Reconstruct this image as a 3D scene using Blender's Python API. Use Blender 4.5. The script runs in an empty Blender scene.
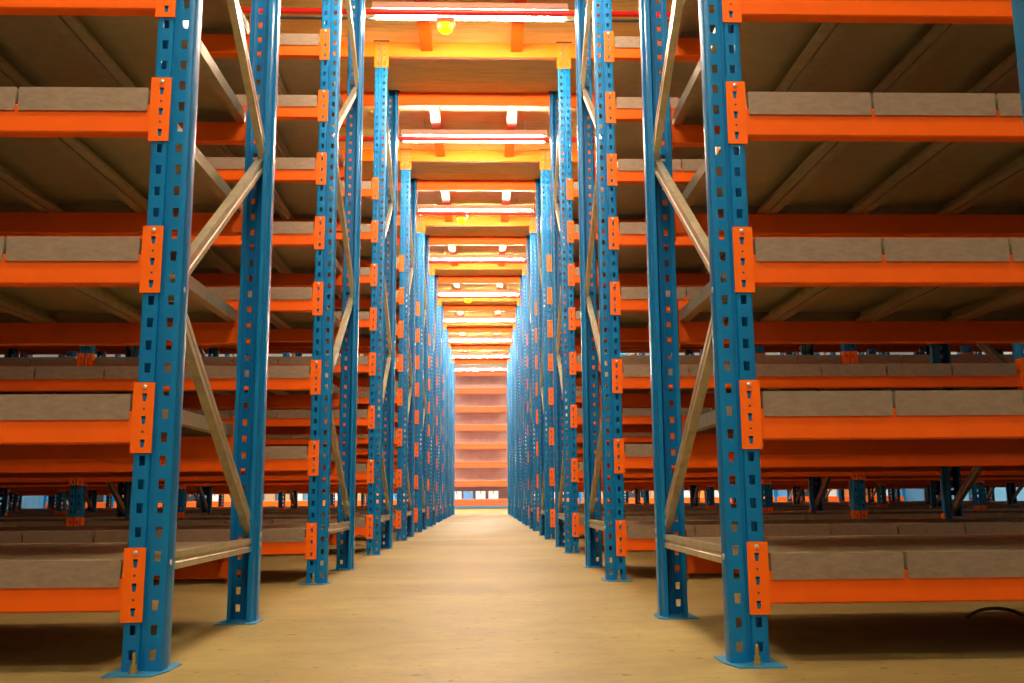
import bpy, math, random, os
from math import sin, cos, pi, ceil
from mathutils import Vector, Matrix

random.seed(7)
C = bpy.context.scene.collection
ALL = bool(os.environ.get('SCENE_ALL'))

# ------------------------------------------------------------------ measured layout (metres)
XL, XR = -0.802, 0.6236          # aisle-side faces of the posts left / right of the aisle
Y1, P, FD = 2.607, 2.607, 1.082  # first rack row, row spacing, rack depth
PW, PD = 0.10, 0.094             # post width, post depth
BAY = 2.27
NROWS = 10
NB = [1, 2, 2, 3, 3, 4, 4, 5, 5, 1]
CT = [0.304 + 0.42 * i for i in range(4)] + [1.564 + 0.36 * i for i in range(1, 5)]   # connector tops, eight levels
CH = 0.182
TOPZ, TOPCH = 4.187, 0.225       # connectors of the deck beams
PITCH, HOLE0 = 0.06, 0.0425
POST_H = 4.186
ZDECK = 4.189
NPAN, PANW = 6, 0.355
def RY(n, rear=0): return Y1 + (n - 1) * P + rear * FD
ORD = ['first', 'second', 'third', 'fourth', 'fifth', 'sixth', 'seventh', 'eighth', 'ninth', 'tenth', 'eleventh', 'twelfth', 'thirteenth', 'fourteenth', 'fifteenth']
def ROWN(n): return 'nearest' if n == 1 else ORD[n - 1]

# ------------------------------------------------------------------ which repeats show largest (row, bay, level, ... read off the view)
#KEEP-BEGIN
KEEP = {'beam':
    ('1L000 1L001 1L010 1L011 1L020 1L021 1L030 1L031 1L040 1L041 1L051 1R000 1R001 1R010 1R011 1R020 1R021 1R030 1R031 1R040 1R041 1R051 2L000 2L001 2L010 '
     '2L011 2L020 2L021 2L030 2L031 2L040 2L041 2L050 2L051 2L060 2L061 2L070 2L071 2R000 2R001 2R010 2R011 2R020 2R021 2R030 2R031 2R040 2R041 2R050 2R051 '
     '2R060 2R061 2R070 2R071 2R111 2R140 3L000 3L001 3L010 3L011 3L020 3L021 3L030 3L031 3L040 3L041 3L050 3L051 3L060 3L061 3L070 3L071 3L080 3L081 3L100 '
     '3L101 3L110 3L111 3L130 3L141 3R000 3R001 3R010 3R011 3R020 3R021 3R030 3R031 3R040 3R041 3R050 3R051 3R060 3R061 3R070 3R071 3R080 3R081 3R100 3R110 '
     '3R111 3R130 3R141 4L000 4L001 4L010 4L011 4L020 4L021 4L030 4L031 4L040 4L041 4L050 4L051 4L060 4L061 4L070 4L071 4L080 4L081 4L100 4L110 4L111 4L151 '
     '4L251 4R000 4R010 4R011 4R020 4R021 4R030 4R031 4R040 4R050 4R051 4R060 4R061 4R070 4R071 4R080 4R081 4R100 4R101 4R110 4R140 4R151 4R200 4R210 4R211 '
     '4R251 5L000 5L010 5L020 5L021 5L030 5L031 5L040 5L050 5L051 5L060 5L061 5L070 5L080 5L081 5L100 5L101 5L110 5L111 5L161 5L200 5L210 5L211 5L261 5R000 '
     '5R010 5R011 5R020 5R021 5R030 5R040 5R041 5R050 5R060 5R061 5R070 5R100 5R110 5R111 5R150 5R161 5R200 5R201 5R210 5R211 5R250 6L000 6L010 6L011 6L020 '
     '6L021 6L030 6L040 6L050 6L060 6L070 6L080 6L081 6L100 6L110 6L201 6L211 6L271 6L311 6L371 6R000 6R010 6R020 6R081 6R110 6R111 6R171 6R211 6R271 6R310 '
     '6R371 7L000 7L010 7L020 7L021 7L030 7L041 7L110 7L111 7L200 7L210 7L211 7L300 7R000 7R011 7R100 7R110 7R200 7R201 7R210 7R310 7R311 8L011 8L021 8L040 '
     '8L041 8L080 8L081 8L110 8L111 8L200 8R000 8R010 8R100 8R110 8R111 8R200 8R210 8R300 8R301 8R310 8R410 9L010 9L040 9L041 9L081 9L400 9L410 9L411 9R200 '
     '9R210 9R300 9R310 9R311 9R400 aL000 aL080 aR080'),
  'panel':
    ('1L000 1L001 1L002 1L010 1L020 1L021 1L022 1L030 1L031 1L032 1L040 1L041 1L042 1L050 1R000 1R001 1R002 1R003 1R010 1R011 1R020 1R021 1R022 1R023 1R030 '
     '1R031 1R032 1R033 1R040 1R041 1R042 1R043 1R050 2L000 2L001 2L002 2L003 2L004 2L005 2L010 2L020 2L021 2L022 2L023 2L024 2L025 2L030 2L031 2L040 2L041 '
     '2L042 2L050 2L051 2L060 2L061 2L062 2L070 2L071 2R000 2R001 2R002 2R003 2R004 2R005 2R010 2R020 2R021 2R022 2R023 2R024 2R025 2R030 2R031 2R040 2R041 '
     '2R042 2R050 2R051 2R060 2R061 2R070 2R071 3L000 3L001 3L002 3L003 3L004 3L005 3L010 3L020 3L021 3L022 3L023 3L030 3L031 3L032 3L033 3L034 3L035 3L040 '
     '3L050 3L051 3L060 3L061 3L070 3L100 3L101 3L102 3L130 3L131 3R000 3R001 3R002 3R003 3R004 3R005 3R010 3R020 3R021 3R022 3R023 3R030 3R031 3R032 3R034 '
     '3R035 3R040 3R050 3R051 3R060 3R070 3R100 3R101 3R102 3R103 3R105 3R130 3R131 3R132 3R133 4L000 4L001 4L002 4L003 4L004 4L005 4L020 4L021 4L022 4L023 '
     '4L030 4L031 4L040 4L050 4L060 4L061 4L062 4L070 4L101 4L102 4L103 4L104 4L105 4R000 4R001 4R002 4R003 4R004 4R020 4R022 4R030 4R040 4R050 4R060 4R061 '
     '4R070 4R100 4R101 4R102 4R103 4R104 4R105 4R142 4R200 4R201 5L000 5L001 5L002 5L003 5L030 5L040 5L041 5L042 5L050 5L070 5L100 5L101 5L104 5L105 5L200 '
     '5L201 5L202 5R001 5R005 5R041 5R100 5R102 5R103 5R104 5R105 5R200 5R201 6L005 6L031 6L050 6L051 6L100 6L102 6L103 6L105 6L201 6R001 6R002 6R004 6R005 '
     '6R040 6R201 6R202 6R203 6R204 6R300 6R301 7L001 7L002 7L003 7L004 7L005 7L040 7L203 7L204 7L300 7L301 7R102 7R103 7R104 7R105 7R200 8L040 8L101 8L102 '
     '8L103 8L200 8L201 8R003 8R100 8R101 8R400 8R401 8R404 9L203 9L205 9R303 9R304 9R305 9R400 9R401')}
KEEP = {k: {(int(t[0], 16), t[1], int(t[2]), int(t[3]), int(t[4])) for t in v.split()} for k, v in KEEP.items()}
#KEEP-END

# ------------------------------------------------------------------ materials
def nmat(name):
    m = bpy.data.materials.new(name); m.use_nodes = True
    nt = m.node_tree; nt.nodes.clear()
    out = nt.nodes.new('ShaderNodeOutputMaterial'); b = nt.nodes.new('ShaderNodeBsdfPrincipled')
    nt.links.new(b.outputs[0], out.inputs[0])
    return m, nt, b
def tex(nt, kind, scale, detail=4, rough=.6, sc3=None, dist=0):
    tc = nt.nodes.new('ShaderNodeTexCoord'); mp = nt.nodes.new('ShaderNodeMapping')
    nt.links.new(tc.outputs['Object'], mp.inputs[0])
    if sc3: mp.inputs['Scale'].default_value = sc3
    t = nt.nodes.new('ShaderNodeTexNoise'); t.inputs['Scale'].default_value = scale
    t.inputs['Detail'].default_value = detail; t.inputs['Roughness'].default_value = rough
    t.inputs['Distortion'].default_value = dist
    nt.links.new(mp.outputs[0], t.inputs[0]); return t
def ramp(nt, src, stops):
    r = nt.nodes.new('ShaderNodeValToRGB'); e = r.color_ramp.elements
    while len(e) < len(stops): e.new(.5)
    for i, (p, c) in enumerate(stops):
        e[i].position = p; e[i].color = (*c, 1)
    nt.links.new(src, r.inputs[0]); return r
def paint(name, c, rough, var=.12, metal=0, spec=.5, scale=9, bump=0, sc3=None):
    m, nt, b = nmat(name)
    t = tex(nt, 'n', scale, sc3=sc3)
    r = ramp(nt, t.outputs['Fac'], [(.3, tuple(x * (1 - var) for x in c)), (.7, tuple(min(1, x * (1 + var)) for x in c))])
    nt.links.new(r.outputs[0], b.inputs['Base Color'])
    b.inputs['Roughness'].default_value = rough; b.inputs['Metallic'].default_value = metal
    b.inputs['Specular IOR Level'].default_value = spec
    if bump:
        bp = nt.nodes.new('ShaderNodeBump'); bp.inputs['Strength'].default_value = bump; bp.inputs['Distance'].default_value = .004
        nt.links.new(t.outputs['Fac'], bp.inputs['Height']); nt.links.new(bp.outputs[0], b.inputs['Normal'])
    return m
def glow(name, c, s):
    m, nt, b = nmat(name)
    b.inputs['Base Color'].default_value = (*c, 1); b.inputs['Emission Color'].default_value = (*c, 1); b.inputs['Emission Strength'].default_value = s
    return m

BLUE = paint('blue_paint', (.0, .165, .42), .33, .06, spec=.28)
PLATE = paint('blue_plate_paint', (.03, .22, .42), .4, .12)
ORANGE = paint('orange_paint', (.97, .13, .0), .5, .05, spec=.25)
ORANGE2 = paint('orange_connector_paint', (1.0, .15, .0), .45, .04, spec=.25)
GALV = paint('galvanised_steel', (.50, .43, .265), .30, .16, metal=.45, scale=24)
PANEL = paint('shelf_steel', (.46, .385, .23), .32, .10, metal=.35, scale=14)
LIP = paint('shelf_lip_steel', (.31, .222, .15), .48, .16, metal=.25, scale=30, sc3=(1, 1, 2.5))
BRASS = paint('anchor_brass', (.55, .36, .10), .35, .1, metal=.8)
ZINC = paint('zinc', (.75, .73, .68), .3, .05, metal=.7)
RED = paint('red_pipe_paint', (.75, .015, .01), .3, .05)
WHITEM = paint('white_enamel', (.85, .80, .72), .35, .02)
BOUNCE_TINT = paint('enamel_bounce_tint', (.46, .32, .24), .5, .03)  # white batten tinted with the red pipe's bounce and darkened against clipping
BLUE_NOGLARE = paint('blue_paint_no_glare', (.0, .14, .34), .8, .06, spec=.05)  # same blue, darkened and dulled to take the tube glare off one frame
DARK = paint('dark_cap', (.05, .055, .06), .5, .05)
MESHG = paint('grey_wire', (.22, .22, .26), .5, .05)
CARTB = paint('blue_carton', (.10, .36, .75), .7, .05)
CARTO = paint('orange_carton', (.85, .25, .05), .7, .05)
CARTD = paint('dark_crate', (.03, .03, .04), .6, .05)
CARD = paint('cardboard', (.45, .29, .15), .8, .08)
WHITEBOX = paint('white_carton', (.8, .8, .8), .7, .03)
WALLB = paint('light_blue_wall_paint', (.22, .52, .80), .7, .04, scale=2)
WALLM = paint('pale_wall_paint', (.70, .78, .86), .8, .03, scale=2)
BOARD = paint('reddish_board', (.72, .34, .22), .7, .12, scale=3)
STRAPM = paint('brown_strap', (.10, .045, .02), .5, .05)
TUBEC = (1.0, .88, .66)
TUBE = glow('tube_light', TUBEC, 500.0)
BAYL = glow('bay_lamp_light', (1.0, .97, .93), 800.0)
YEL = glow('yellow_lens', (1.0, .60, .0), 2.0)

m, nt, b = nmat('plywood')
t = tex(nt, 'n', 3.2, 8, .65, (1.0, 9.0, 9.0), .6)
t2 = tex(nt, 'n', .9, 3, .5)
r = ramp(nt, t.outputs['Fac'], [(.25, (.58, .33, .06)), (.5, (.84, .54, .14)), (.75, (.90, .63, .21))])
mx = nt.nodes.new('ShaderNodeMixRGB'); mx.blend_type = 'MULTIPLY'; mx.inputs[0].default_value = .5
r2 = ramp(nt, t2.outputs['Fac'], [(.3, (.75, .72, .66)), (.7, (1, 1, 1))])
nt.links.new(r.outputs[0], mx.inputs[1]); nt.links.new(r2.outputs[0], mx.inputs[2]); nt.links.new(mx.outputs[0], b.inputs['Base Color'])
b.inputs['Roughness'].default_value = .5
PLY = m

m, nt, b = nmat('concrete_floor')
t = tex(nt, 'n', .55, 6, .62, (1, 1.6, 1)); t2 = tex(nt, 'n', 5.0, 8, .7); t3 = tex(nt, 'n', 1.7, 3, .5, (1.4, .7, 1), 1.2)
r = ramp(nt, t.outputs['Fac'], [(.3, (.265, .195, .066)), (.7, (.43, .325, .122))])
r2 = ramp(nt, t2.outputs['Fac'], [(.30, (.55, .5, .42)), (.56, (1, 1, 1))])
r3 = ramp(nt, t3.outputs['Fac'], [(.24, (.66, .66, .68)), (.36, (1, 1, 1))])
a = nt.nodes.new('ShaderNodeMixRGB'); a.blend_type = 'MULTIPLY'; a.inputs[0].default_value = .55
nt.links.new(r.outputs[0], a.inputs[1]); nt.links.new(r2.outputs[0], a.inputs[2])
c = nt.nodes.new('ShaderNodeMixRGB'); c.blend_type = 'MULTIPLY'; c.inputs[0].default_value = .6
nt.links.new(a.outputs[0], c.inputs[1]); nt.links.new(r3.outputs[0], c.inputs[2]); t4 = tex(nt, 'n', 22.0, 4, .55); r4 = ramp(nt, t4.outputs['Fac'], [(.30, (.45, .36, .26)), (.36, (1, 1, 1))])
t5 = tex(nt, 'n', 2.6, 6, .7, (.5, 1.8, 1), 2.5); r5 = ramp(nt, t5.outputs['Fac'], [(.46, (1, 1, 1)), (.495, (.70, .66, .62)), (.53, (1, 1, 1))])
d = nt.nodes.new('ShaderNodeMixRGB'); d.blend_type = 'MULTIPLY'; d.inputs[0].default_value = .8
nt.links.new(c.outputs[0], d.inputs[1]); nt.links.new(r4.outputs[0], d.inputs[2])
e = nt.nodes.new('ShaderNodeMixRGB'); e.blend_type = 'MULTIPLY'; e.inputs[0].default_value = .45
nt.links.new(d.outputs[0], e.inputs[1]); nt.links.new(r5.outputs[0], e.inputs[2])
nt.links.new(e.outputs[0], b.inputs['Base Color'])
rr = ramp(nt, t2.outputs['Fac'], [(.3, (.42, .42, .42)), (.7, (.55, .55, .55))])
nt.links.new(rr.outputs[0], b.inputs['Roughness']); b.inputs['Specular IOR Level'].default_value = .1
FLOOR = m

# ------------------------------------------------------------------ mesh helpers
class MB:
    def __init__(s): s.v, s.f, s.m = [], [], []
    def add(s, vs, fs, mi=0):
        k = len(s.v); s.v += [tuple(v) for v in vs]; s.f += [tuple(i + k for i in f) for f in fs]; s.m += [mi] * len(fs)
    def box(s, x0, x1, y0, y1, z0, z1, mi=0):
        s.add([(x, y, z) for z in (z0, z1) for y in (y0, y1) for x in (x0, x1)],
              [(0, 2, 3, 1), (4, 5, 7, 6), (0, 1, 5, 4), (2, 6, 7, 3), (0, 4, 6, 2), (1, 3, 7, 5)], mi)
    def prism(s, prof, fn, a, b, mi=0):
        """closed profile (counter-clockwise list of pairs) swept from a to b; fn(u, v, w) gives the point"""
        n = len(prof)
        s.add([fn(u, v, a) for u, v in prof] + [fn(u, v, b) for u, v in prof],
              [tuple(range(n))[::-1], tuple(range(n, 2 * n))] + [(i, (i + 1) % n, n + (i + 1) % n, n + i) for i in range(n)], mi)
    def tube(s, p, q, r, n=12, mi=0, r2=None):
        p, q = Vector(p), Vector(q); d = (q - p).normalized(); u = d.orthogonal().normalized(); w = d.cross(u)
        r2 = r if r2 is None else r2
        s.add([p + (u * cos(2 * pi * i / n) + w * sin(2 * pi * i / n)) * r for i in range(n)] + [q + (u * cos(2 * pi * i / n) + w * sin(2 * pi * i / n)) * r2 for i in range(n)],
              [tuple(range(n))[::-1], tuple(range(n, 2 * n))] + [(i, (i + 1) % n, n + (i + 1) % n, n + i) for i in range(n)], mi)
    def merge(s, o, M=None, mi=None):
        vs = [(M @ Vector(v)) for v in o.v] if M else o.v
        k = len(s.v); s.v += [tuple(v) for v in vs]; s.f += [tuple(i + k for i in f) for f in o.f]
        s.m += o.m if mi is None else [mi] * len(o.f)
    def mesh(s, name, mats, smooth=False):
        me = bpy.data.meshes.new(name); me.from_pydata(s.v, [], s.f)
        for m in (mats if isinstance(mats, (list, tuple)) else [mats]): me.materials.append(m)
        me.polygons.foreach_set('material_index', s.m)
        import bmesh
        bm = bmesh.new(); bm.from_mesh(me); bmesh.ops.recalc_face_normals(bm, faces=bm.faces); bm.to_mesh(me); bm.free()
        if smooth:
            me.polygons.foreach_set('use_smooth', [True] * len(me.polygons))
            me.set_sharp_from_angle(angle=math.radians(40))
        me.update(); return me

KIDS = {}
def ob(name, data, parent=None, loc=(0, 0, 0), rz=0):
    o = bpy.data.objects.new(name, data); C.objects.link(o); o.location = loc; o.rotation_euler = (0, 0, rz)
    if parent is not None:
        o.parent = parent; KIDS.setdefault(parent.name, []).append(o)
    return o
def tag(o, label=None, cat=None, group=None, kind=None):
    if cat and not kind: kind = 'thing'
    for k, v in (('label', label), ('category', cat), ('group', group), ('kind', kind)):
        if v: o[k] = v
    return o
def copy_tree(o, parent=None):
    c = o.copy(); C.objects.link(c)
    if parent is not None:
        c.parent = parent; KIDS.setdefault(parent.name, []).append(c)
    for ch in KIDS.get(o.name, []): copy_tree(ch, c)
    return c

# ------------------------------------------------------------------ perforated post
def post_mesh(name, height):
    # open section, front at y = 0, from the tip of one lip round the front to the other; x positions split at the holes
    hx = [(-.0325, -.0145), (.0145, .0325)]
    half = [(.027, PD), (.040, PD), (.0415, PD - .007), (.0415, .056), (.0500, .046), (.0500, .006), (.0485, .0018), (.0440, 0.0)]
    front = [(.0345, 0), (.0175, 0), (.0085, 0), (.0060, .009)]
    right = half + front
    sec = right + [(-x, y) for x, y in reversed(right)]
    cols = [i for i in range(len(sec) - 1) if abs(sec[i][0] - sec[i + 1][0]) > .0169 and sec[i][1] == 0 and sec[i + 1][1] == 0]
    zs = [0.0]; holez = []
    z = HOLE0
    while z + .0125 < height - .01:
        zs += [z - .0125, z + .0125]; holez.append(len(zs) - 2); z += PITCH
    zs.append(height)
    v, f = [], []
    n = len(sec)
    hs = set(holez)
    for zi, zz in enumerate(zs):
        for i, (x, y) in enumerate(sec):
            # holes taper towards the bottom
            if (zi in hs) and y == 0:
                for ci in cols:
                    cx = (sec[ci][0] + sec[ci + 1][0]) / 2
                    if i in (ci, ci + 1): x = cx + (x - cx) * .84
            v.append((x, y, zz))
    for zi in range(len(zs) - 1):
        for i in range(n - 1):
            if zi in hs and i in cols: continue
            f.append((zi * n + i, zi * n + i + 1, (zi + 1) * n + i + 1, (zi + 1) * n + i))
    me = bpy.data.meshes.new(name + '_skin'); me.from_pydata(v, [], f); me.materials.append(BLUE)
    t = bpy.data.objects.new('t', me); C.objects.link(t)
    s = t.modifiers.new('s', 'SOLIDIFY'); s.thickness = .0026; s.offset = 0
    dg = bpy.context.evaluated_depsgraph_get(); dg.update()
    out = bpy.data.meshes.new_from_object(t.evaluated_get(dg)); out.name = name
    bpy.data.objects.remove(t); bpy.data.meshes.remove(me)
    out.polygons.foreach_set('use_smooth', [True] * len(out.polygons)); out.set_sharp_from_angle(angle=math.radians(32))
    return out
POST = post_mesh('post', POST_H)
POST_M = POST.copy(); POST_M.materials.clear(); POST_M.materials.append(BLUE_NOGLARE)

pl = MB()   # foot plate, local to post; x towards aisle (+)
pp = [(-.074, -.066), (.046, -.066), (.066, .010), (.066, .118), (.050, .130), (-.074, .130)]
pl.prism(pp, lambda u, v, w: (u, v, w), 0, .0035)
PLATE_ME = pl.mesh('base_plate', PLATE)
bl = MB()
bl.tube((-.012, -.0215, .0035), (-.012, -.0215, .010), .012, 14); bl.tube((-.012, -.0215, .010), (-.012, -.0215, .024), .0085, 6)
bl.tube((-.012, -.0215, .024), (-.012, -.0215, .047), .0052, 10); bl.tube((-.012, -.0215, .047), (-.012, -.0215, .052), .0052, 10, 0, .003)
BOLT_ME = bl.mesh('anchor_bolt', BRASS)
cp = MB(); cp.box(-.065, .065, -.030, .085, POST_H + .0014, POST_H + .0026)
CAP_ME = cp.mesh('post_cap', DARK)

def brace_mb(y0, z0, y1, z1, x, w=.046, d=.026):
    """open channel lying in the plane of the frame, open away from the aisle"""
    m = MB(); a, b = Vector((x, y0, z0)), Vector((x, y1, z1)); t = (b - a).normalized(); s = Vector((1, 0, 0)); u = t.cross(s)
    h = w / 2; k = .0025
    prof = [(-h, 0), (-h, d), (-h + k, d), (-h + k, k), (-.006, k), (-.003, .006), (.003, .006), (.006, k), (h - k, k), (h - k, d), (h, d), (h, 0), (.007, 0), (.0035, .0035), (-.0035, .0035), (-.007, 0)]
    m.prism(prof, lambda p, q, l: a + t * l + u * p - s * q, 0, (b - a).length)
    return m
# brace nodes, front and rear in turn
NODES = [(1, .30), (0, .975), (1, 1.69), (0, 2.38), (1, 3.10), (0, 3.78)]
def braces():
    yy = (.045, FD - .045); out = []
    out.append(brace_mb(.012, .265, FD - .012, .265, .034))
    for (a, za), (b_, zb) in zip(NODES, NODES[1:]):
        o = .004 if len(out) % 2 else -.006
        out.append(brace_mb(yy[a], za + .012, yy[b_], zb - .012, .026 + o))
    return out
BR = braces()
BR_ME = [m.mesh('brace', GALV) for m in BR]
BOLTS = [(.025 if not fr else FD - .025, z) for fr, z in NODES + [(0, .265), (1, .265)]]
fb = MB(); fb.tube((.0505, 0, 0), (.0527, 0, 0), .0085, 6)
FB_ME = fb.mesh('frame_bolt', ZINC)

# frame prototype: local +x is the aisle side; front post faces -y
def make_frame(name):
    root = ob(name, None); root.empty_display_size = .1
    for k in (0, 1):
        po = ob('upright', POST, root, (0, FD * k, 0), pi * k)
        me = PLATE_ME if k == 0 else PLATE_R
        pa = ob('base_plate', me, po); ob('anchor_bolt', BOLT_ME, pa)
        tag(ob('post_cap', CAP_ME, po), 'dark flat cap on the post top')
    for me in BR_ME: tag(ob('brace', me, root), 'bare galvanised channel brace')
    return root
pr = MB(); pr.prism([(-u, v) for u, v in pp][::-1], lambda u, v, w: (u, v, w), 0, .0035); PLATE_R = pr.mesh('base_plate_rear', PLATE)

# the same frame as one mesh for the far copies
def mesh_to_mb(me, off=0):
    m = MB(); m.v = [tuple(v.co) for v in me.vertices]; m.f = [tuple(p.vertices) for p in me.polygons]; m.m = [off] * len(m.f); return m
ff = MB()
pm = mesh_to_mb(POST); R180 = Matrix.Translation((0, FD, 0)) @ Matrix.Rotation(pi, 4, 'Z')
ff.merge(pm); ff.merge(pm, R180); ff.merge(pl, None, 1); ff.merge(pl, R180, 1); ff.merge(cp, None, 3); ff.merge(cp, R180, 3)
for m in BR: ff.merge(m, None, 2)
FAR_FRAME = ff.mesh('upright_frame', [BLUE, PLATE, GALV, DARK])

# ------------------------------------------------------------------ beams
def connector_mb(h, slots):
    """face plate with keyhole slots; local: x = 0 at the post's outer edge, + away from the post; top at z = 0; front at y = -.004"""
    m = MB(); x0, x1, y0, y1 = -.047, .007, -.0058, -.0018
    # slot cells
    xs = [x0, -.0225 - .0066, -.0225 + .0066, x1]
    zs = [0.0]
    for s in slots: zs += [-s + .0105, -s - .0105]
    zs.append(-h)
    hole = {(1, 1 + 2 * i) for i in range(len(slots))}
    nx, nz = len(xs), len(zs)
    V = []; 
    for y in (y0, y1):
        for j, z in enumerate(zs):
            for i, x in enumerate(xs):
                if 0 < j < nz - 1 and j % 2 == 0 and i in (1, 2): x = -.0225 + (x + .0225) * .62
                V.append((x, y, z))
    F = []
    for j in range(nz - 1):
        for i in range(nx - 1):
            if (i, j) in hole: continue
            a = j * nx + i; q = (a, a + nx, a + nx + 1, a + 1)
            F.append(q); F.append(tuple(k + nx * nz for k in reversed(q)))
    o = nx * nz
    per = [i for i in range(nx)] + [j * nx + nx - 1 for j in range(1, nz)] + [(nz - 1) * nx + i for i in range(nx - 2, -1, -1)] + [j * nx for j in range(nz - 2, 0, -1)]
    for a, b_ in zip(per, per[1:] + per[:1]): F.append((a, b_, b_ + o, a + o))
    for (i, j) in hole:
        a = [j * nx + i, (j + 1) * nx + i, (j + 1) * nx + i + 1, j * nx + i + 1]
        for p, q in zip(a, a[1:] + a[:1]): F.append((p, q, q + o, p + o))
    m.add(V, F)
    m.box(.003, .007, y1, .048, -h, -.002)        # side flange the beam is welded to
    for s0, s1 in zip(slots, slots[1:]): m.tube((-.0225, y0 - .0006, -(s0 + s1) / 2), (-.0225, y0 + .001, -(s0 + s1) / 2), .0032, 8, 1)
    return m
SL = (.039, .098, .158)
pinmb = MB(); pinmb.tube((-.0225, -.0057, -.012), (-.0225, -.0095, -.012), .0058, 10); pinmb.tube((-.0225, -.0095, -.012), (-.0225, -.011, -.012), .0058, 10, 0, .003)
PIN_ME = pinmb.mesh('locking_pin', ZINC, True)
TSL = (.035, .085, .14, .19)

def mirx(mb, L):   # mirrored end connector
    o = MB(); o.v = [(L - x, y, z) for x, y, z in mb.v]; o.f = [tuple(reversed(f)) for f in mb.f]; o.m = list(mb.m); return o
def beam_profile(zt, zb, d=.045):
    c = .004; st = .026
    return [(c, zb), (d - c, zb), (d, zb + c), (d, zt - st), (d - .014, zt - st), (d - .014, zt), (c, zt), (0, zt - c), (0, zb + c)]
BZT, BZB = -.075, -.157
SHEETZ = -.030
def beam_set(L, conn_h, slots, zt, zb):
    """L: clear distance between the posts' facing edges"""
    cm = connector_mb(conn_h, slots); cr = mirx(cm, L)
    bm = MB(); bm.prism(beam_profile(zt, zb), lambda u, v, w: (w, u, v), .007, L - .007)
    pr_ = mirx(pinmb, L)
    return dict(b=bm, c=(cm, cr), p=(pinmb, pr_), me_b=bm.mesh('beam', ORANGE), me_c=[q.mesh('connector', [ORANGE2, DARK]) for q in (cm, cr)], me_p=[q.mesh('locking_pin', ZINC, True) for q in (pinmb, pr_)])
LS = BAY - PW
LT = XR - XL
SHELFB = beam_set(LS, CH, SL, BZT, BZB)
TOPB = beam_set(LS, TOPCH, TSL, .0, -.129)
PASSB = beam_set(LT, TOPCH, TSL, .0, -.129)
def make_beam(name, S, full=True):
    root = ob(name, None); ob('beam_section', S['me_b'], root)
    for k in (0, 1):
        c_ = ob('connector', S['me_c'][k], root)
        if full: tag(ob('locking_pin', S['me_p'][k], c_), 'small bright pin head')
    return root
def far_beam_mb(S):
    m = MB(); m.merge(S['b'], None, 0); m.merge(S['c'][0], None, 1); m.merge(S['c'][1], None, 1); return m

# ------------------------------------------------------------------ shelf panels: local x from 0 to PANW, y over the whole rack depth, z = 0 at the sheet's top
g = .009
def panel_parts():
    y0, y1 = -.004, FD + .004
    t = .0015
    a = MB(); a.box(g / 2, PANW - g / 2, y0, y1, -t, 0)
    fl = MB(); fl.box(g / 2, PANW - g / 2, y0 - t, y0, -.066, 0); fl.box(g / 2, PANW - g / 2, y0, y0 + .0025, -.066, -.0645)
    rl = MB(); rl.box(g / 2, PANW - g / 2, y1, y1 + t, -.066, 0)
    sd = []
    for s in (0, 1):
        m = MB(); x = g / 2 if s == 0 else PANW - g / 2; k = 1 if s == 0 else -1
        ya, yb = -.002, FD + .002
        pts = [(0, 0), (0, -.042), (k * .034, -.042), (k * .034, -.030), (k * .0325, -.030), (k * .0325, -.0405), (k * t, -.0405), (k * t, 0)]
        if k < 0: pts = pts[::-1]
        m.prism(pts, lambda u, v, w: (x + u, w, v - t), ya, yb); sd.append(m)
    st = MB()   # pressed stiffening rib under the middle
    st.prism([(-.03, 0), (-.018, -.012), (.018, -.012), (.03, 0)], lambda u, v, w: (PANW / 2 + u, w, v - t), .06, FD - .06)
    return a, fl, rl, sd
PA = panel_parts()
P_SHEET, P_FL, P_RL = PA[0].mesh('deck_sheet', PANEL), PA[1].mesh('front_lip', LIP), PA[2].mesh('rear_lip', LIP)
P_SD = [m.mesh('side_flange', GALV) for m in PA[3]]
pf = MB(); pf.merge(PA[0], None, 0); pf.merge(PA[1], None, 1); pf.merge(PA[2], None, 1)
for m in PA[3]: pf.merge(m, None, 2)
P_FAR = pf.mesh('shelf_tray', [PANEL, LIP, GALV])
def make_panel():
    root = ob('shelf_tray', None); ob('deck_sheet', P_SHEET, root)
    tag(ob('front_lip', P_FL, root), 'grey-brown folded front edge'); tag(ob('rear_lip', P_RL, root), 'grey-brown folded rear edge')
    for m in P_SD: ob('side_flange', m, root)
    return root

# ------------------------------------------------------------------ assemble the racks
SIDE = {'L': 'left', 'R': 'right'}
BAYN = ['first bay', 'second bay', 'third bay', 'fourth bay', 'fifth bay', 'sixth bay']
FRN = ['beside the aisle', 'one bay out', 'two bays out', 'three bays out', 'four bays out', 'five bays out', 'six bays out']
def post_c(side, k):
    return XR + PW / 2 + k * BAY if side == 'R' else XL - PW / 2 - k * BAY
def use(proto, first, name):
    """the prototype itself the first time, then copies of it with their parts"""
    if not first: return copy_tree(proto)
    return proto
USED = {}
def place(key, maker, loc, rz=0, sx=1):
    if key not in USED:
        USED[key] = maker(); o = USED[key]
    else: o = copy_tree(USED[key])
    o.location = loc; o.rotation_euler = (0, 0, rz); return o

def keep(kind, key):
    return ALL or key in KEEP.get(kind, ())

rest_beam, rest_panel = MB(), MB()
FAR_S, FAR_T = far_beam_mb(SHELFB), far_beam_mb(TOPB)
FAR_S_ME = FAR_S.mesh('shelf_beam', [ORANGE, ORANGE2, DARK]); FAR_T_ME = FAR_T.mesh('deck_beam', [ORANGE, ORANGE2, DARK])

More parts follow.
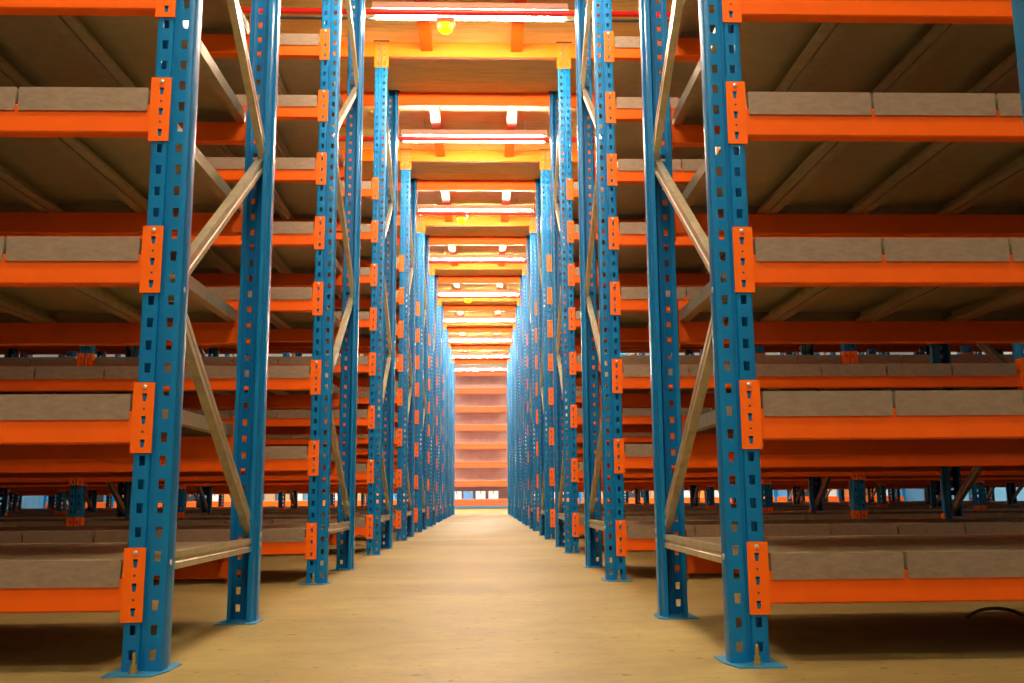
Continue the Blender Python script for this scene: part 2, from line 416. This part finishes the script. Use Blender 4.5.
# mirrored frames for the right side: aisle side is -x there, so build both hands
def mirrored(me, name):
    o = me.copy(); o.name = name
    for v in o.vertices: v.co.x = -v.co.x
    o.flip_normals(); return o
HAND = {'L': dict(br=BR_ME, fb=FB_ME, pl=(PLATE_ME, PLATE_R), far=FAR_FRAME)}
HAND['R'] = dict(br=[mirrored(m, 'brace') for m in BR_ME], fb=mirrored(FB_ME, 'frame_bolt'), pl=(PLATE_R, PLATE_ME), far=mirrored(FAR_FRAME, 'upright_frame'))
BOLT2 = mirrored(BOLT_ME, 'anchor_bolt')
def frame_maker(side):
    def mk():
        H = HAND[side]; root = ob('upright_frame', None)
        for k in (0, 1):
            po = ob('upright', POST, root, (0, FD * k, 0), pi * k)
            pa = ob('base_plate', H['pl'][k], po); tag(ob('anchor_bolt', BOLT_ME if (k == 0) == (side == 'L') else BOLT2, pa), 'brass-coloured anchor bolt')
            tag(ob('post_cap', CAP_ME, po), 'dark flat cap on the post top')
        for me in H['br']: tag(ob('brace', me, root), 'bare galvanised channel brace')
        for y, z in BOLTS: tag(ob('frame_bolt', H['fb'], root, (0, y, z)), 'small zinc bolt head')
        return root
    return mk
GF = 'blue upright frames of the racking'
def frame(side, n, k, loc):
    if n <= 5 and k == 0 or n <= 3 and k == 1:
        o = place('frame' + side, frame_maker(side), loc)
    else:
        o = ob('upright_frame', HAND[side]['far'], None, loc)
    return o

for n in range(1, NROWS + 1):
    y0 = RY(n)
    for side in 'LR':
        sg = 1 if side == 'R' else -1
        for k in range(NB[n - 1] + 1):
            o = frame(side, n, k, (post_c(side, k), y0, 0))
            tag(o, f'blue perforated upright frame {FRN[k]}, {ROWN(n)} rack row, {SIDE[side]} side', 'rack frame', GF)
        for k in range(NB[n - 1]):
            xa, xb = sorted((post_c(side, k), post_c(side, k + 1))); x0 = xa + PW / 2
            for lv in range(9):
                top = lv == 8
                zt = TOPZ if top else CT[lv]
                for rear in (0, 1):
                    key = (n, side, k, lv, rear)
                    loc = (x0, y0 + FD, zt) if rear else (x0, y0, zt)
                    if rear: loc = (x0 + LS, y0 + FD, zt)
                    kd = 'beam'
                    if keep(kd, key):
                        fr = 'rear' if rear else 'front'
                        if n <= 3 and k == 0:
                            o = place('deckbeam' if top else 'beam', (lambda: make_beam('deck_beam', TOPB, False)) if top else (lambda: make_beam('shelf_beam', SHELFB)), loc, pi * rear)
                        else:
                            o = ob('deck_beam' if top else 'shelf_beam', FAR_T_ME if top else FAR_S_ME, None, loc, pi * rear)
                        if top: tag(o, f'orange {fr} beam under the plywood deck, {ROWN(n)} rack row, {BAYN[k]} {SIDE[side]} of aisle', 'beam', 'orange beams under the plywood deck')
                        else: tag(o, f'orange {fr} beam at {ORD[lv]} shelf level of {ROWN(n)} rack row, {BAYN[k]} {SIDE[side]} of aisle', 'beam', 'orange shelf beams')
                        if ALL: o['_k'] = repr(('beam',) + key)
                    else:
                        rest_beam.merge(FAR_T if top else FAR_S, Matrix.Translation(loc) @ Matrix.Rotation(pi * rear, 4, 'Z'))
                if top: continue
                for i in range(NPAN):
                    key = (n, side, k, lv, i)
                    px = (xa + PW / 2 + .010 + i * PANW) if side == 'R' else (xb - PW / 2 - .010 - (i + 1) * PANW)
                    loc = (px, y0, zt + SHEETZ)
                    if keep('panel', key):
                        if n <= 2: o = place('panel', make_panel, loc)
                        else: o = ob('shelf_tray', P_FAR, None, loc)
                        tag(o, f'{ORD[i]} steel shelf panel from aisle, {ORD[lv]} level, {ROWN(n)} rack row, {BAYN[k]} {SIDE[side]} side', 'shelf panel', 'steel shelf panels')
                        if ALL: o['_k'] = repr(('panel',) + key)
                    else:
                        rest_panel.merge(pf, Matrix.Translation(loc))
    for rear in (0, 1):
        loc = (XL + LT, y0 + FD, TOPZ) if rear else (XL, y0, TOPZ)
        o = place('passbeam', lambda: make_beam('passage_beam', PASSB, False), loc, pi * rear)
        tag(o, f"orange {'rear' if rear else 'front'} beam bridging the aisle overhead, {ROWN(n)} rack row", 'beam', 'orange beams bridging the aisle')

if rest_beam.v: tag(ob('distant_rack_beam', rest_beam.mesh('distant_rack_beam', [ORANGE, ORANGE2, DARK])), 'remaining orange beams deep inside the far racks', 'beam', None, 'stuff')
if rest_panel.v: tag(ob('distant_shelf_tray', rest_panel.mesh('distant_shelf_tray', [PANEL, LIP, GALV])), 'remaining steel shelf panels deep inside the far racks', 'shelf panel', None, 'stuff')

# the frame of the row beside the camera
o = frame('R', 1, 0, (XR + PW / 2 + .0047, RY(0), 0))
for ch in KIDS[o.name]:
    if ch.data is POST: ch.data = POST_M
tag(o, 'blue upright frame at the right picture edge, only its post flank showing', 'rack frame', GF)

# ------------------------------------------------------------------ cross aisles: joists, sprinkler pipes, trunking, lamps
jm = MB(); jl = P - FD - .02
jm.prism([(-.047, 0), (.047, 0), (.047, .085), (-.047, .085)], lambda u, v, w: (u, w, v), 0, jl)
J_ME = jm.mesh('deck_joist', ORANGE)
clip = MB(); clip.box(-.055, .055, 0, .03, -.006, .0); clip.box(-.055, .055, -.002, 0, -.006, .05)
XJ = (-.4735, .276)
def gap_y(n): return RY(n) - .01 - jl      # joists end just before row n
def make_joist():
    r_ = ob('deck_joist', J_ME); return r_
pm_ = MB(); X0, X1 = -7.0, 7.0
pm_.tube((X0, 0, 0), (X1, 0, 0), .021, 16)
PIPE = pm_.mesh('sprinkler_pipe', RED, True)
def ring(x):
    m = MB(); m.tube((x - .02, 0, 0), (x + .02, 0, 0), .027, 16); m.tube((x, 0, .02), (x, 0, ZDECK - 3.932), .005, 8); return m
RING = [ring(x).mesh('hanger', ZINC, True) for x in (-.95, .78)]
hd = MB(); hd.tube((-.62, 0, .02), (-.62, 0, .05), .011, 10); hd.tube((-.62, 0, .05), (-.62, 0, .058), .02, 12); 
HEAD = hd.mesh('sprinkler_head', ZINC, True)
tr = MB(); tr.box(X0, X1, -.009, .009, -.008, .008)
TRUNK = tr.mesh('cable_trunking', DARK)
trh = MB(); trh.tube((0, 0, .008), (0, 0, ZDECK - 4.012), .004, 8)
TRH_ME = trh.mesh('hanger', ZINC)
TX0, TX1 = -.80, .625
bt = MB(); bt.prism([(-.020, -.012), (.020, -.012), (.062, -.028), (.065, -.028), (.040, .0), (.040, .034), (-.040, .034), (-.040, .0), (-.065, -.028), (-.062, -.028)], lambda u, v, w: (w, u, v), TX0 - .03, TX1 + .01)  # outer wings are added to keep upward tube light off the deck
BATTEN = bt.mesh('batten', BOUNCE_TINT)
tb = MB(); tb.tube((TX0, 0, 0), (TX1 - .02, 0, 0), .0145, 16)
TUBE_ME = tb.mesh('tube', TUBE, True)
lh = [MB(), MB()]
for m, x in zip(lh, (TX0 - .018, TX1 - .018)):
    m.box(x - .002, x + .018, -.014, .014, -.018, .088)
LH_ME = [m.mesh('lampholder', WHITEM) for m in lh]
st_ = MB()
for x in (-.6, .42): st_.tube((x, 0, 0), (x, 0, ZDECK - 4.02 - .1), .003, 8)
def make_lamp():
    r_ = ob('fluorescent_light', None)
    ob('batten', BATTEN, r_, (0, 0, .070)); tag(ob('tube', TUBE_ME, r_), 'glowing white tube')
    for m in LH_ME: ob('lampholder', m, r_)
    for x in (-.6, .42):
        m = MB(); m.tube((x, 0, .10), (x, 0, ZDECK - 3.975), .004, 8); ob('hanger', m.mesh('hanger', ZINC), r_)
    return r_
for n in range(0, NROWS + 2):
    yf = RY(n); where = ('behind the viewer' if n < 0 else 'above the viewer' if n == 0 else f'before the {ROWN(n)} rack row') if n <= NROWS else 'behind the last rack row'
    if 1 <= n <= NROWS:
        for s, x in zip(('left', 'right'), XJ):
            o = place('joist', make_joist, (x, gap_y(n), ZDECK - .086))
            tag(o, f'orange joist carrying the plywood deck, {where}, {s} one', 'joist', 'orange joists across the gaps')
    o = place('pipe', lambda: (lambda r_: [ob('hanger', h_, r_) for h_ in RING] and r_)(ob('sprinkler_pipe', PIPE)), (0, yf - 1.02, 3.932))
    if n == 1: tag(ob('sprinkler_head', HEAD, o), 'small zinc sprinkler head')
    tag(o, f'red sprinkler pipe hanging under the deck {where}', 'pipe', 'red sprinkler pipes')
    o = place('lamp', make_lamp, (0, yf - .85, 3.975))
    tag(o, f'lit fluorescent tube light across the aisle {where}', 'light', 'fluorescent tube lights')
    if n == 8:  # extra tubes added to brighten this gap, its real source unknown
        for x, sd in ((-2.9, 'left'), (2.72, 'right')):
            o = copy_tree(USED['lamp']); o.location = (x, yf - .85, 3.975)
            tag(o, f'added stand-in tube light {sd} of the aisle {where}', 'light', 'fluorescent tube lights')
    o = ob('cable_trunking', TRUNK, None, (0, yf - .76, 4.01)) if n > 1 else ob('cable_trunking', TRUNK, None, (0, yf - .76, 4.01))
    for x in (-1.1, .95): ob('hanger', TRH_ME, o, (x, 0, 0))
    tag(o, f'thin dark cable trunking along the tube light {where}', 'trunking', 'cable trunkings')
    if n in (3, 5, 7):
        r_ = ob('warning_lamp', None, None, (-.285, yf - .85, 3.975))
        m = MB(); m.box(-.070, .070, -.055, .055, -.055, -.020); m.box(-.02, .02, -.02, .02, -.02, -.0145); ob('housing', m.mesh('housing', WHITEM), r_)
        m = MB()
        prof = [(.058, -.055), (.058, -.075), (.052, -.098), (.036, -.116), (.012, -.124)]
        nn = 20
        vs = [(r0 * cos(2 * pi * i / nn), r0 * sin(2 * pi * i / nn), z) for r0, z in prof for i in range(nn)]
        fs = [(j * nn + i, j * nn + (i + 1) % nn, (j + 1) * nn + (i + 1) % nn, (j + 1) * nn + i) for j in range(len(prof) - 1) for i in range(nn)] + [tuple(range(nn)), tuple(range(nn * 4, nn * 5))]
        m.add(vs, fs); tag(ob('lens', m.mesh('lens', YEL, True), r_), 'glowing yellow dome')
        tag(r_, f'small yellow dome lamp hanging by the tube light {where}', 'warning lamp', 'yellow dome lamps')

# ------------------------------------------------------------------ the building
WX0, WX1, WY0, WY1, HALLZ = -20.0, 20.0, -9.0, 47.0, 8.0
m = MB(); m.box(WX0, WX1, WY0, WY1, -.1, 0); tag(ob('floor', m.mesh('floor', FLOOR)), 'tan polished concrete floor', None, None, 'structure')
m = MB(); m.box(WX0, WX1, -1.4, RY(NROWS - 1, 1) + .06, ZDECK, ZDECK + .03); m.box(XL - BAY - .2, XR + BAY + .2, RY(NROWS - 1, 1) + .06, RY(NROWS, 1) + .06, ZDECK, ZDECK + .03); tag(ob('ceiling', m.mesh('ceiling', PLY)), 'plywood deck overhead', None, None, 'structure')
m = MB(); m.box(WX0, WX1, RY(NROWS, 1) - 3, WY1, HALLZ, HALLZ + .2); tag(ob('ceiling_back', m.mesh('ceiling_back', WALLM)), 'pale hall ceiling behind the racks', None, None, 'structure')
for nm, bx in (('wall_back', (WX0, WX1, WY1, WY1 + .2)), ('wall_left', (WX0 - .2, WX0, WY0, WY1)), ('wall_right', (WX1, WX1 + .2, WY0, WY1))):
    m = MB(); m.box(*bx, 0, 2.4, 1); m.box(*bx, 2.4, HALLZ, 0)
    tag(ob(nm, m.mesh(nm, [WALLM, WALLB])), 'wall painted light blue below and pale above', None, None, 'structure')

# high-bay lamps over the open floor behind the racks
hb = MB(); hb.tube((0, 0, .02), (0, 0, .20), .24, 20, 0, .10); hb.tube((0, 0, .20), (0, 0, .34), .08, 14)
hl = MB(); hl.tube((0, 0, 0), (0, 0, .02), .235, 20)
hr = MB(); hr.tube((0, 0, .34), (0, 0, .992), .008, 8)
HB = (hb.mesh('lamp_housing', WHITEM, True), hl.mesh('lamp_disc', BAYL, True), hr.mesh('drop_rod', DARK))
def make_bay_lamp():
    r_ = ob('high_bay_pendant', None); ob('lamp_housing', HB[0], r_); tag(ob('lamp_disc', HB[1], r_), 'glowing disc'); ob('drop_rod', HB[2], r_); return r_
for i, x in enumerate((-10, -5, 0, 5, 10)):
    for j, y in enumerate((31.0, 37.5)):
        o = place('bay', make_bay_lamp, (x, y, HALLZ - 1.0))
        tag(o, f"high-bay lamp over the open floor, {ORD[i]} from left of the {'front' if j == 0 else 'back'} line", 'light', 'high-bay lamps behind the racks')

# ------------------------------------------------------------------ the end rack behind wire mesh
EY, ED, EB = 42.0, 1.0, 2.75
EZ = [.37 + .775 * i for i in range(8)]
eb = MB(); eb.prism(beam_profile(.0, -.24, .05), lambda u, v, w: (w, u, v), .002, EB - .102)
EB_ME = eb.mesh('end_rack_beam', ORANGE)
bd = MB()
for i in range(5): bd.box(.01 + i * .525, .01 + i * .525 + .52, .02, ED - .02, .001, .022)
rb = MB(); rb.box(.02, EB - .12, 0, .02, 0, .60)
RB_ME = rb.mesh('rear_board', BOARD)
BD_ME = bd.mesh('deck_board', BOARD)
ef = MB()
for y in (0, ED - .08):
    ef.box(-.05, .05, y, y + .003, 0, 6.3); ef.box(-.05, -.047, y, y + .08, 0, 6.3); ef.box(.047, .05, y, y + .08, 0, 6.3); ef.box(-.08, .08, y - .02, y + .1, 0, .008)
for i in range(7): ef.merge(brace_mb(.06, .3 + i * .8, ED - .06, .3 + (i + 1) * .8, .02) if i % 2 else brace_mb(ED - .06, .3 + i * .8, .06, .3 + (i + 1) * .8, .02), None, 1)
EF_ME = ef.mesh('end_rack_upright', [BLUE, GALV])
wm = MB()
W, H = EB - .1, 6.1
x = 0
while x <= W: wm.box(x - .003, x + .003, -.003, .003, .02, H); x += .1
z = .02
while z <= H: wm.box(0, W, -.005, .001, z - .003, z + .003); z += .1
WM_ME = wm.mesh('wire_mesh_screen', MESHG)
ex0 = -.13 - EB / 2
NE = 6
for i in range(-NE, NE + 2):
    tag(ob('end_rack_upright', EF_ME, None, (ex0 + i * EB, EY, 0)), f'tall blue frame of the end rack, {ORD[i + NE]} counted from the left', 'rack frame', 'frames of the end rack')
for i in range(-NE, NE + 1):
    xb_ = ex0 + i * EB + .05
    bay = 'bay facing the aisle' if i == 0 else f"{ORD[abs(i) - 1]} bay {'left' if i < 0 else 'right'} of the aisle"
    for lv in range(8 if abs(i) < 1 else 2):
        for rear in (0, 1):
            o = ob('end_rack_beam', EB_ME, None, (xb_ + (EB - .1) * rear, EY + (ED if rear else 0), EZ[lv]), pi * rear)
            tag(o, f"{'rear' if rear else 'front'} orange end rack beam, {ORD[lv]} level, {bay}", 'beam', 'beams of the end rack')
        tag(ob('deck_board', BD_ME, None, (xb_, EY, EZ[lv])), f'reddish end rack board deck, {ORD[lv]} level, {bay}', 'shelf board', 'board decks of the end rack')
    if i == 0:
        for lv in range(7):
            tag(ob('rear_board', RB_ME, None, (xb_, EY + ED - .12, EZ[lv] + .023)), f'reddish board behind the mesh, {ORD[lv]} level of the end rack facing the aisle', 'board', 'rear boards of the end rack')
    if i == 0: tag(ob('wire_mesh_screen', WM_ME, None, (xb_, EY - .05, 0)), 'grey wire mesh covering the end rack at the end of the aisle', 'mesh panel')
cb = MB(); cb.box(-.2, .2, 0, .4, 0, .32); tp = MB(); tp.box(-.2, .2, -.001, .401, .31, .3215); tp.box(-.03, .03, -.0015, 0, 0, .32)
CB = {'w': cb.mesh('carton', WHITEBOX), 'c': cb.mesh('carton', CARD), 'b': cb.mesh('carton', CARTB), 'o': cb.mesh('carton', CARTO), 'd': cb.mesh('carton', CARTD)}; TAPE = MB(); TAPE.box(-.025, .025, -.002, .402, .2, .3215)
TP_ME = TAPE.mesh('tape', CARD)
def make_carton(k):
    r_ = ob('carton', CB[k]); ob('tape', TP_ME, r_); return r_
CNAME = {'w': 'white', 'c': 'brown', 'b': 'light blue', 'o': 'orange', 'd': 'dark'}
rc = random.Random(3)
for i in range(-NE, NE + 1):
    xb_ = ex0 + i * EB + .05
    bay = 'bay facing the aisle' if i == 0 else f"{ORD[abs(i) - 1]} bay {'left' if i < 0 else 'right'} of the aisle"
    for lv in ((0,) if i == 0 else (0, 1)):
        x = xb_ + .3; q = 0
        while x < xb_ + EB - .35:
            k = rc.choice('wwbbbocd') if i else 'wbwwb'[min(q, 4)]
            o = place('carton' + k, lambda: make_carton(k), (x, EY + .1 + rc.uniform(0, .08), EZ[lv] + .023), rc.uniform(-.05, .05))
            tag(o, f"{CNAME[k]} carton, {ORD[q]} on {ORD[lv]} end rack level, {bay}", 'box', 'cartons on the end rack')
            x += rc.uniform(.44, .60); q += 1

# a scrap of strap on the floor behind the first right-hand shelf
sm = MB(); pts = [Vector((1.655 + .21 * t / 14, 3.47 + .03 * sin(t * .5), .006 + .028 * max(0, sin(pi * t / 14)) ** 1.5)) for t in range(15)]
for a_, b_ in zip(pts, pts[1:]): sm.tube(a_, b_, .006, 6)
tag(ob('strap', sm.mesh('strap', STRAPM)), 'brown scrap of strapping lying on the floor under the nearest rack row, right side', 'strap')

# ------------------------------------------------------------------ ambient, camera, colour management
w = bpy.data.worlds.new('world'); bpy.context.scene.world = w; w.use_nodes = True
bg = w.node_tree.nodes['Background']; bg.inputs[0].default_value = (1.0, .86, .68, 1); bg.inputs[1].default_value = .34

F, PITCHA, YAW, ROLL, CX, CY = 994.0256, .170327, .0368186, -.0081678, 520.24, 327.097
R0 = Vector((cos(YAW), -sin(YAW), 0)); F0 = Vector((sin(YAW) * cos(PITCHA), cos(YAW) * cos(PITCHA), sin(PITCHA))); U0 = R0.cross(F0)
R1 = R0 * cos(ROLL) + U0 * sin(ROLL); U1 = U0 * cos(ROLL) - R0 * sin(ROLL)
cam = bpy.data.cameras.new('camera'); co = bpy.data.objects.new('camera', cam); C.objects.link(co)
M = Matrix((R1, U1, -F0)).transposed().to_4x4(); M.translation = (0, 0, .42); co.matrix_world = M
cam.sensor_width = 36; cam.lens = F / 1024 * 36; cam.shift_x = -(CX - 512) / 1024; cam.shift_y = (CY - 341.5) / 1024
cam.clip_start = .05; cam.clip_end = 200
sc = bpy.context.scene; sc.camera = co
sc.view_settings.view_transform = 'Standard'; sc.view_settings.look = 'None'; sc.view_settings.exposure = 0.18; sc.view_settings.gamma = 1; sc.view_settings.use_curve_mapping = False
sc.cycles.use_denoising = True; sc.cycles.max_bounces = 8; sc.cycles.diffuse_bounces = 5
